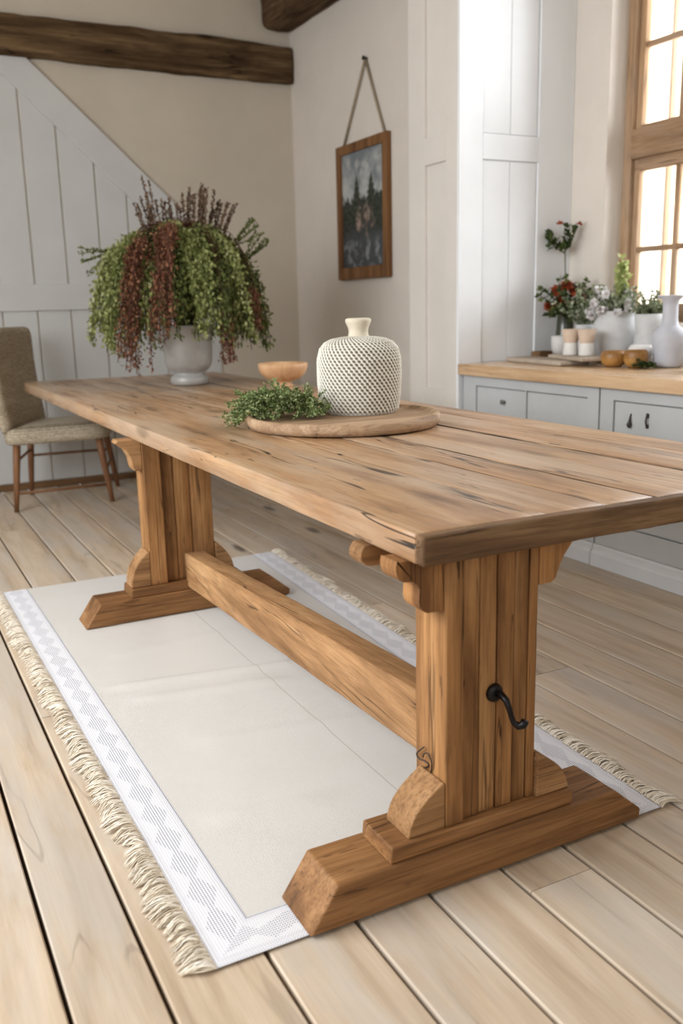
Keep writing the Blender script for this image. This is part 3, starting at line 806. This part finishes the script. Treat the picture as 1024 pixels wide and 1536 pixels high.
bk.add(vs, fs, .5, True); bk.build('backrest', BOUCLE, chair)
tops = {'A': bil(.06,.05), 'B': bil(.90,.05), 'C': bil(.06,.93), 'D': bil(.90,.93)}
for key, foot in (('A',CA),('B',CB),('C',CC),('D',CD)):
    l = MB(); t_ = tops[key].copy(); t_.z = .405
    mid = t_.lerp(foot, .5) + (t_-foot)*0
    l.tube([t_, t_.lerp(foot,.3), t_.lerp(foot,.65), foot + Vector((0,0,.0005))], [.023,.021,.018,.014], 10, .5)
    l.build('leg', CHAIRW, chair)
def at(key, z):
    foot = {'A':CA,'B':CB,'C':CC,'D':CD}[key]; t_ = tops[key]; k_ = z/.405
    return Vector((lerp(foot.x,t_.x,k_), lerp(foot.y,t_.y,k_), z))
for a_, b_, z in (('A','B',.11),('C','D',.26),('A','C',.30),('B','D',.20)):
    l = MB(); l.tube([at(a_,z), at(a_,z).lerp(at(b_,z),.5), at(b_,z)], .0085, 8); l.build('stretcher', CHAIRW, chair)

# ------------------------------------------------------------------ framed painting
PYA, PYB_, PZ0, PZ1 = 3.612, 4.268, 1.322, 2.155
X1 = XW-.003
pic = thing('framed_painting', (X1, (PYA+PYB_)/2, PZ0), 'misty forest painting in a brown wooden frame hanging by a cord', 'picture')
fw, fd = .058, .034
f = MB()
f.prism([(PYA,PZ0),(PYB_,PZ0),(PYB_-fw,PZ0+fw*1.3),(PYA+fw,PZ0+fw*1.3)], 0, X1-fd, X1)
f.prism([(PYA,PZ1),(PYB_,PZ1),(PYB_-fw,PZ1-fw),(PYA+fw,PZ1-fw)], 0, X1-fd, X1)
f.prism([(PYA,PZ0),(PYA,PZ1),(PYA+fw,PZ1-fw),(PYA+fw,PZ0+fw*1.3)], 0, X1-fd, X1)
f.prism([(PYB_,PZ0),(PYB_,PZ1),(PYB_-fw,PZ1-fw),(PYB_-fw,PZ0+fw*1.3)], 0, X1-fd, X1)
f.build('frame', FRAMEW, pic, .004)
cv = MB(); nu, nv = 90, 150; vs = []; cols = []
L3 = lambda c: srgb(*c)[:3]
def mixc(a, b, t): return tuple(lerp(p, q, t) for p, q in zip(a, b))
def spruce(u, v, cu, base, top, wd):
    if not base < v < top: return 0
    k_ = (top-v)/(top-base); wv_ = wd*k_*(.62+.38*abs(math.sin(v*62+cu*9))) + .012*noise.noise(Vector((u*40, v*40, cu)))
    return 1-ss(wv_*.75, wv_*1.15+.004, abs(u-cu))
for j in range(nv+1):
    for i in range(nu+1):
        u_, v = i/nu, j/nv                         # u: 0 = left as seen (large Y), v up
        vs.append((X1-.018, lerp(PYB_-fw+.004, PYA+fw-.004, u_), lerp(PZ0+fw*1.3-.004, PZ1-fw+.004, v)))
        n1 = noise.fractal(Vector((u_*4, v*6, 1)), 1, 2, 4); n2 = noise.fractal(Vector((u_*9, v*12, 7)), 1, 2, 4); n3 = noise.fractal(Vector((u_*22, v*26, 3)), 1, 2, 3)
        sky = mixc(L3((172,174,172)), L3((112,118,122)), ss(.5,1,v+n1*.25))
        sky = mixc(sky, L3((178,176,170)), ss(.0,.5,n2)*.6)
        c_ = sky
        fm = 1-ss(.54, .62, v + n2*.07 - .05*abs(u_-.5))
        c_ = mixc(c_, mixc(L3((58,62,58)), L3((34,40,34)), ss(-.3,.3,n3)), fm)
        for cu, b_, t_, w_ in ((.36,.40,.80,.21),(.70,.42,.80,.22),(.14,.40,.63,.20),(.92,.40,.64,.2),(.54,.40,.62,.16)):
            c_ = mixc(c_, mixc(L3((36,42,34)), L3((62,70,58)), ss(-.2,.4,n3)), spruce(u_, v, cu, b_, t_, w_))
        rock = ss(.0,.3, .26 - math.hypot((u_-.52)*1.0, (v-.42)*1.5) + n2*.22)
        c_ = mixc(c_, mixc(L3((108,92,84)), L3((172,150,138)), ss(-.2,.4,n3+n2*.5)), rock*.8)
        low = 1-ss(.18,.36, v + n2*.10)
        c_ = mixc(c_, mixc(L3((72,76,80)), L3((140,144,148)), ss(-.1,.45,n2)), low*.85)
        dk = ss(.05,.3, .14 - math.hypot((u_-.5)*.9, (v-.14)) + n3*.12)
        c_ = mixc(c_, L3((48,50,52)), dk)
        cols.append(c_)
cv.add(vs, [(j*(nu+1)+i, j*(nu+1)+i+1, (j+1)*(nu+1)+i+1, (j+1)*(nu+1)+i) for j in range(nv) for i in range(nu)], .5, True)
cv.build('canvas', m_canvas(), pic, col=cols)
nz, ny = 2.608, 3.887
cd = MB()
for y in (PYB_-.075, PYA+.055): cd.tube([(X1-.012, y, PZ1-.002), (X1-.014, lerp(y,ny,.5), lerp(PZ1,nz,.5)-.004), (X1-.014, ny, nz)], .0075, 8)
cd.build('hanging_cord', CORD, pic)
nl = MB(); nl.tube([(X1-.03,ny,nz+.004),(X1+.002,ny,nz)], [.013,.006], 10); nl.build('nail', IRON, pic)

# ------------------------------------------------------------------ base cabinets and worktop
ZT0, ZT1 = .788, .845
wt = MB(); wt.sweep((XC-.01+.365, .60, (ZT0+ZT1)/2), (XC-.01+.365, YA-.006, (ZT0+ZT1)/2), .73, ZT1-ZT0, .006, (0,0,1), 60, .001, 5, .5)
single(wt, 'worktop', CTOP, (XC+.35, 1.6, ZT0), 'pale wooden worktop on the grey cabinets beneath the window', 'worktop')
XF = XC+.022
def cabinet(y0, y1, openings, label):
    root = thing('base_cabinet', (XF+.3, (y0+y1)/2, 0), label, 'cabinet', 'grey base cabinets')
    c = MB()
    c.box(XF+.02, XV-.01, y0+.003, y1-.003, .10, ZT0-.002, .5)
    zb, zt = .20, .738
    ys = [y0+.003] + [v for o in openings for v in o] + [y1-.003]
    for a, b in zip(ys[::2], ys[1::2]): c.box(XF, XF+.022, a, b, .10, ZT0-.002, .5)
    for (a, b) in openings:
        c.box(XF, XF+.022, a-.001, b+.001, zt, ZT0-.002, .5); c.box(XF, XF+.022, a-.001, b+.001, .10, zb, .5)
    c.build('carcass', CAB, root, .0025)
    doors = []
    for (a, b) in openings:
        d = MB(); n_ = 2 if b-a > .5 else 1
        for k_ in range(n_):
            d.box(XF+.007, XF+.019, lerp(a,b,k_/n_)+.005, lerp(a,b,(k_+1)/n_)-(.005 if k_ == n_-1 else .0005), zb+.005, zt-.006, .5)
        doors.append(d.build('door', CAB, root, .002))
    p_ = MB()
    p_.prism([(XC,0.0005),(XC,.062),(XC+.006,.070),(XC+.012,.074),(XC+.012,.096),(XC+.018,.104),(XF+.03,.108),(XF+.03,.0005)], 1, y0, y1) if False else None
    vs_ = [(XC,.0008),(XC,.060),(XC+.005,.068),(XC+.012,.072),(XC+.012,.092),(XC+.017,.099),(XF+.03,.0995),(XF+.03,.0008)]
    p_.prism(vs_, 1, y0, y1)
    p_.build('plinth', PLINTHM, root, .002)
    return root, doors
r1, d1 = cabinet(1.652, 2.662, [(1.725,2.145),(2.155,2.552)], 'grey panelled base cabinet at the left end beside the white panelled wall')
r2, d2 = cabinet(.60, 1.648, [(.70,1.568)], 'grey panelled base cabinet right of its twin with dark latch fittings')
def knob(door, y, z):
    k_ = MB(); k_.tube([(XF+.008,y,z),(XF-.002,y,z),(XF-.008,y,z),(XF-.014,y,z),(XF-.016,y,z)], [.006,.006,.012,.012,.006], 14); k_.build('knob', CABK, door)
CABK = plain('dull_metal_knob', srgb(120,118,112), .4, .5, .1, 30, 0, 60, .6)
knob(d1[1], 2.316, .671)
k_ = MB(); k_.tube([(XF+.008,1.469,.690),(XF+.002,1.469,.680),(XF-.002,1.469,.660),(XF-.004,1.469,.645),(XF-.002,1.469,.632)], [.003,.003,.005,.011,.005], 10); k_.build('drop_pull', WIRE, d2[0])
k_ = MB(); k_.box(XF+.001,XF+.008,1.370,1.384,.680,.698); k_.box(XF+.001,XF+.008,1.370,1.384,.638,.655); k_.tube([(XF+.002,1.377,.70),(XF-.006,1.377,.668),(XF+.002,1.377,.64)], .004, 8); k_.build('latch', WIRE, d2[0], .002)

# ------------------------------------------------------------------ things on the worktop
Z = ZT1+.001
def lat(name, mat, x, y, prof, label, cat, seg=40, wob=0, group=None, z=Z):
    m_ = MB(); m_.lathe(prof, (x,y,z), seg, .5, wob)
    return single(m_, name, mat, (x,y,z), label, cat, group)
b = MB(); b.sweep((2.26,2.60,Z+.012),(2.20,2.10,Z+.012),.17,.022,.006,(0,0,1),20,.001)
single(b,'serving_board',GREYB,(2.24,2.4,Z),'long weathered grey serving board at the left end of the worktop','board')
b = MB(); b.sweep((2.335,2.36,Z+.034),(2.185,1.925,Z+.034),.15,.018,.005,(0,0,1),20,.001); 
b.sweep((2.30,2.30,Z+.012),(2.21,2.0,Z+.012),.05,.022,.004,(0,0,1),10,.0005) if False else None
ZB = Z+.024
b = MB(); b.sweep((2.325,2.335,ZB+.010),(2.215,1.965,ZB+.010),.16,.018,.005,(0,0,1),20,.001)
single(b,'serving_board',GREYB,(2.28,2.2,ZB),'smaller grey board in front carrying the two beige and white beakers','board')
def beaker(x, y, label):
    t_ = thing('beaker', (x,y,ZB+.020), label, 'cup', 'beige and white beakers')
    m_ = MB(); m_.lathe([(0,.0005),(.036,.0005),(.038,.006),(.033,.060)], (x,y,ZB+.020), 32); m_.build('base', CERW, t_)
    m_ = MB(); m_.lathe([(.033,.060),(.035,.070),(.048,.125),(.045,.126),(.032,.075),(0,.07)], (x,y,ZB+.020), 32); c_ = m_.build('bowl', BEIGE, t_); c_['label'] = 'beige flared upper half'
beaker(2.262, 2.205, 'left one of two beige-topped white beakers on the small grey board')
beaker(2.277, 2.110, 'right one of two beige-topped white beakers on the small grey board')
mg = thing('footed_cup', (2.42,2.455,Z), 'chunky white footed cup standing left behind the two beakers', 'cup')
m_ = MB(); m_.lathe([(0,.0008),(.036,.0008),(.038,.008),(.026,.022),(.028,.034),(.040,.04),(.050,.055),(.054,.085),(.054,.128),(.049,.129),(.046,.07),(0,.05)], (2.42,2.455,Z), 36); m_.build('bowl', PALEG, mg)
b = MB(); b.box(2.38,2.47,2.585,2.655,Z,Z+.045); single(b,'wooden_block',SKIRT,(2.42,2.62,Z),'small dark brown wooden block against the white panelled wall','block', bevel=.004)

# dark vase with red flowers and one tall stem
v0 = (2.53,2.56)
vz = thing('flower_vase', (*v0,Z), 'dark slim glass vase of red flowers with one tall budding stem', 'vase')
m_ = MB(); m_.lathe([(0,.001),(.045,.001),(.050,.01),(.052,.09),(.046,.16),(.042,.24),(.044,.25),(.040,.25),(.038,.16),(0,.15)], (*v0,Z), 36); m_.build('vase_body', DGLASS, vz)
fm, gm2, st2 = MB(), MB(), MB()
tp = Vector((2.545,2.60,1.50))
st2.tube([(v0[0],v0[1],Z+.2),(v0[0]+.004,v0[1]+.01,1.2),tp,(2.54,2.60,1.50)], .0028, 6)
for d_ in ((-.35,.25,.5),(.05,0,.8),(.35,-.3,.9),(-.25,.2,.2)):
    sprig(gm2, tp-Vector((0,0,.10)), Vector(d_), .13, 6, .045, .016, .3, (0,.7), .002)
for p_, in (((tp+Vector((.055,-.05,.045))),),((tp+Vector((-.02,.02,.05))),)):
    fm = MB()
    for _ in range(14): fm.leaf(p_, Vector((random.uniform(-1,1),random.uniform(-1,1),random.uniform(-.2,1))), .022, .007, random.uniform(0,.7))
    fm.build('bloom', REDF, vz)
for _ in range(26):
    d_ = Vector((random.uniform(-1,.4)*.8, random.uniform(-.9,.4), random.uniform(.1,1)))
    sprig(gm2, (v0[0],v0[1]-.01,Z+.235), d_, random.uniform(.10,.20), 6, .034, .013, .5, (0,.9), .002, .35)
for c_ in ((-.075,.03,.36),(-.02,-.02,.385),(.03,-.05,.36),(-.10,.06,.28),(-.055,.02,.30)):
    p_ = Vector((v0[0]+c_[0]*.75, v0[1]+c_[1]*.75-.012, Z+c_[2]))
    fm = MB()
    for _ in range(40 if c_[2] > .25 else 16): fm.leaf(p_, Vector((random.gauss(0,1),random.gauss(0,1),random.gauss(0,.8))), .040, .016, random.random()*(1 if c_[2]>.3 else .5))
    fm.build('bloom', REDF, vz)
st2.build('stem', STEM, vz); gm2.build('foliage', DKLEAF, vz)

def posy(root, name, mat, x, y, z, n, spread, L, ls, lw, pvr=(0,1), lift=1.0):
    m_ = MB()
    for _ in range(n):
        d_ = Vector((random.gauss(0,spread), random.gauss(0,spread), lift))
        if x + d_.x*L > 2.66: d_.x = -abs(d_.x)
        sprig(m_, (x+random.uniform(-.02,.02), y+random.uniform(-.02,.02), z), d_, L*random.uniform(.6,1.1), 7, ls, lw, .7, pvr, .0016, .2)
    return m_.build(name, mat, root)
def blossoms(root, name, mat, x, y, pts, r=.02, n=26):
    for c_ in pts:
        m_ = MB()
        p_ = Vector((x+c_[0], y+c_[1], c_[2]))
        for _ in range(n): m_.leaf(p_, Vector((random.gauss(0,1),random.gauss(0,1),random.gauss(0,1))), r*random.uniform(.8,1.2), r*.45, random.random())
        m_.build(name, mat, root)
# pale jar of sage sprays
a_ = (2.50,2.375); rt = thing('sprig_jar', (*a_,Z), 'pale jar of airy grey green sprigs between red flowers and large pot', 'jar')
m_ = MB(); m_.lathe([(0,.001),(.05,.001),(.056,.02),(.058,.12),(.048,.17),(.050,.185),(.045,.185),(.043,.15),(0,.14)], (*a_,Z), 36); m_.build('jar_body', CERG, rt)
posy(rt,'foliage',SAGE,*a_,Z+.16,26,.4,.21,.026,.009)
blossoms(rt,'seed_head',HEATH,*a_,[(-.02,.05,1.23),(.0,.02,1.17),(-.06,.06,1.14)],.022)
# big chalky pot of white blossom and lime spires
a_ = (2.50,2.155); rt = thing('flower_pot', (*a_,Z), 'large chalky grey pot filled with white blossom and lime green spires', 'flower pot')
m_ = MB(); m_.lathe([(0,.001),(.085,.001),(.098,.02),(.110,.08),(.114,.14),(.106,.19),(.094,.215),(.096,.235),(.103,.25),(.097,.252),(.088,.22),(0,.2)], (*a_,Z), 56, .5, .012); m_.build('pot_body', CERG, rt)
posy(rt,'foliage',SAGE,*a_,Z+.215,44,.55,.16,.024,.009)
blossoms(rt,'white_blossom',WHITEF,*a_,[(random.uniform(-.13,.08),random.uniform(-.12,.14),random.uniform(1.07,1.21)) for _ in range(26)],.028,20)
m_ = MB()
for d_ in ((.0,.04,1),(.06,-.02,1),(-.05,.06,1),(.1,-.08,1),(.05,.0,.9),(-.08,.02,.9)):
    sprig(m_, (a_[0]+.03,a_[1]-.0,Z+.23), d_, random.uniform(.20,.28), 12, .034, .013, .35, (0,1), .002)
m_.build('lime_spires', LIME, rt)
# smaller pot of rosemary
a_ = (2.52,1.955); rt = thing('herb_pot', (*a_,Z), 'narrow chalky grey pot of rosemary left of the tall vase', 'flower pot')
m_ = MB(); m_.lathe([(0,.001),(.062,.001),(.070,.012),(.074,.06),(.066,.10),(.060,.15),(.064,.20),(.068,.235),(.063,.236),(.056,.19),(0,.18)], (*a_,Z), 44, .5, .012); m_.build('pot_body', CERG, rt)
posy(rt,'foliage',SAGE,*a_,Z+.20,40,.6,.13,.022,.006,(0,.7))
# crumpled white bowl, pair of amber wooden bowls
lat('bowl', CERW, 2.385, 1.862, [(0,.001),(.036,.001),(.05,.02),(.058,.055),(.056,.085),(.045,.097),(.040,.09),(.046,.06),(.0,.03)], 'small white crumpled-looking bowl right behind the amber wooden ones', 'bowl', 30, .09)
lat('wooden_bowl', AMBER, 2.268, 1.914, [(0,.001),(.034,.001),(.052,.014),(.062,.038),(.060,.062),(.050,.074),(.044,.072),(.05,.05),(.0,.03)], 'amber brown wooden bowl on the left of a touching pair', 'bowl', 36, .03, 'amber wooden bowls')
lat('wooden_bowl', AMBER, 2.287, 1.796, [(0,.001),(.030,.001),(.046,.014),(.054,.036),(.054,.066),(.048,.080),(.042,.076),(.045,.05),(.0,.03)], 'amber brown wooden bowl on the right of a touching pair', 'bowl', 36, .03, 'amber wooden bowls')
# tall lavender grey vase with square flared mouth
vr = (2.41,1.722)
lat('tall_vase', CERL, *vr, [(0,.001),(.058,.001),(.064,.012),(.066,.05),(.072,.10),(.074,.135),(.064,.165),(.046,.180),(.038,.19),(.034,.22),(.033,.27),(.037,.295),(.056,.312),(.059,.318),(.054,.320),(.030,.295),(0,.28)], 'tall lavender grey bottle vase with a flared mouth before the window', 'vase', 44, .02)
m_ = MB()
for _ in range(26):
    sprig(m_, (2.262+random.uniform(-.015,.015),1.715+random.uniform(-.018,.018),Z+.014), (random.uniform(-1,1),random.uniform(-1,1),random.uniform(.0,.4)), .03, 5, .016, .006, .6, (0,.6), .0012, .2, lambda q: Z+.0105)
single(m_,'leaf_sprig',DKLEAF,(2.262,1.715,Z),'small dark green leafy sprig lying at the foot of the tall vase','herbs')
rj = thing('bottle', (2.33,1.455,Z), 'green glass bottle with amber top at the right edge', 'bottle')
m_ = MB(); m_.lathe([(0,.001),(.034,.001),(.038,.01),(.038,.09),(.030,.12),(.016,.14),(.015,.17)], (2.33,1.455,Z), 28); m_.build('glass_body', DGLASS, rj)
m_ = MB(); m_.lathe([(.015,.165),(.026,.17),(.03,.20),(.024,.225),(0,.23)], (2.33,1.455,Z), 24); m_.build('stopper', AMBER, rj)

# ------------------------------------------------------------------ light
world = bpy.data.worlds.new('World'); scene.world = world; world.use_nodes = True
bg = world.node_tree.nodes['Background']; bg.inputs[0].default_value = (.96, .98, 1.0, 1); bg.inputs[1].default_value = 1.15
def area(name, loc, target, sx, sy, power, col):
    l = bpy.data.lights.new(name, 'AREA'); l.shape = 'RECTANGLE'; l.size = sx; l.size_y = sy; l.energy = power; l.color = col
    o = bpy.data.objects.new(name, l); COL.objects.link(o); o.location = loc
    o.rotation_euler = (Vector(target)-Vector(loc)).to_track_quat('-Z', 'Y').to_euler()
    return o
area('window_daylight', (3.75, 1.2, 2.3), (1.2, 1.9, .7), 2.2, 2.4, 350, (.93, .97, 1))
area('left_window_daylight', (-2.75, 1.1, 2.0), (.3, 1.0, .2), 3.2, 1.9, 190, (.94, .97, 1))
area('front_window_daylight', (-.6, -2.65, 1.9), (.2, 1.5, .5), 2.4, 1.6, 9, (.94, .97, 1))

# ------------------------------------------------------------------ camera
cam = bpy.data.cameras.new('Camera'); co = bpy.data.objects.new('Camera', cam); COL.objects.link(co)
yaw, pitch, roll = .47364, .2218, -.02394
fwd = Vector((math.sin(yaw)*math.cos(pitch), math.cos(yaw)*math.cos(pitch), -math.sin(pitch)))
rt_ = Vector((math.cos(yaw), -math.sin(yaw), 0)); upv = rt_.cross(fwd)
r2 = rt_*math.cos(roll) + upv*math.sin(roll); u2 = upv*math.cos(roll) - rt_*math.sin(roll)
co.matrix_world = Matrix(((r2.x,u2.x,-fwd.x,-.830),(r2.y,u2.y,-fwd.y,-1.3087),(r2.z,u2.z,-fwd.z,1.1463),(0,0,0,1)))
cam.sensor_fit = 'VERTICAL'; cam.sensor_height = 24; cam.lens = 1361.1*24/1536
cam.dof.use_dof = True; cam.dof.focus_distance = 2.35; cam.dof.aperture_fstop = cam.lens/11.5
scene.camera = co
scene.view_settings.view_transform = 'Standard'
scene.view_settings.exposure = -.22
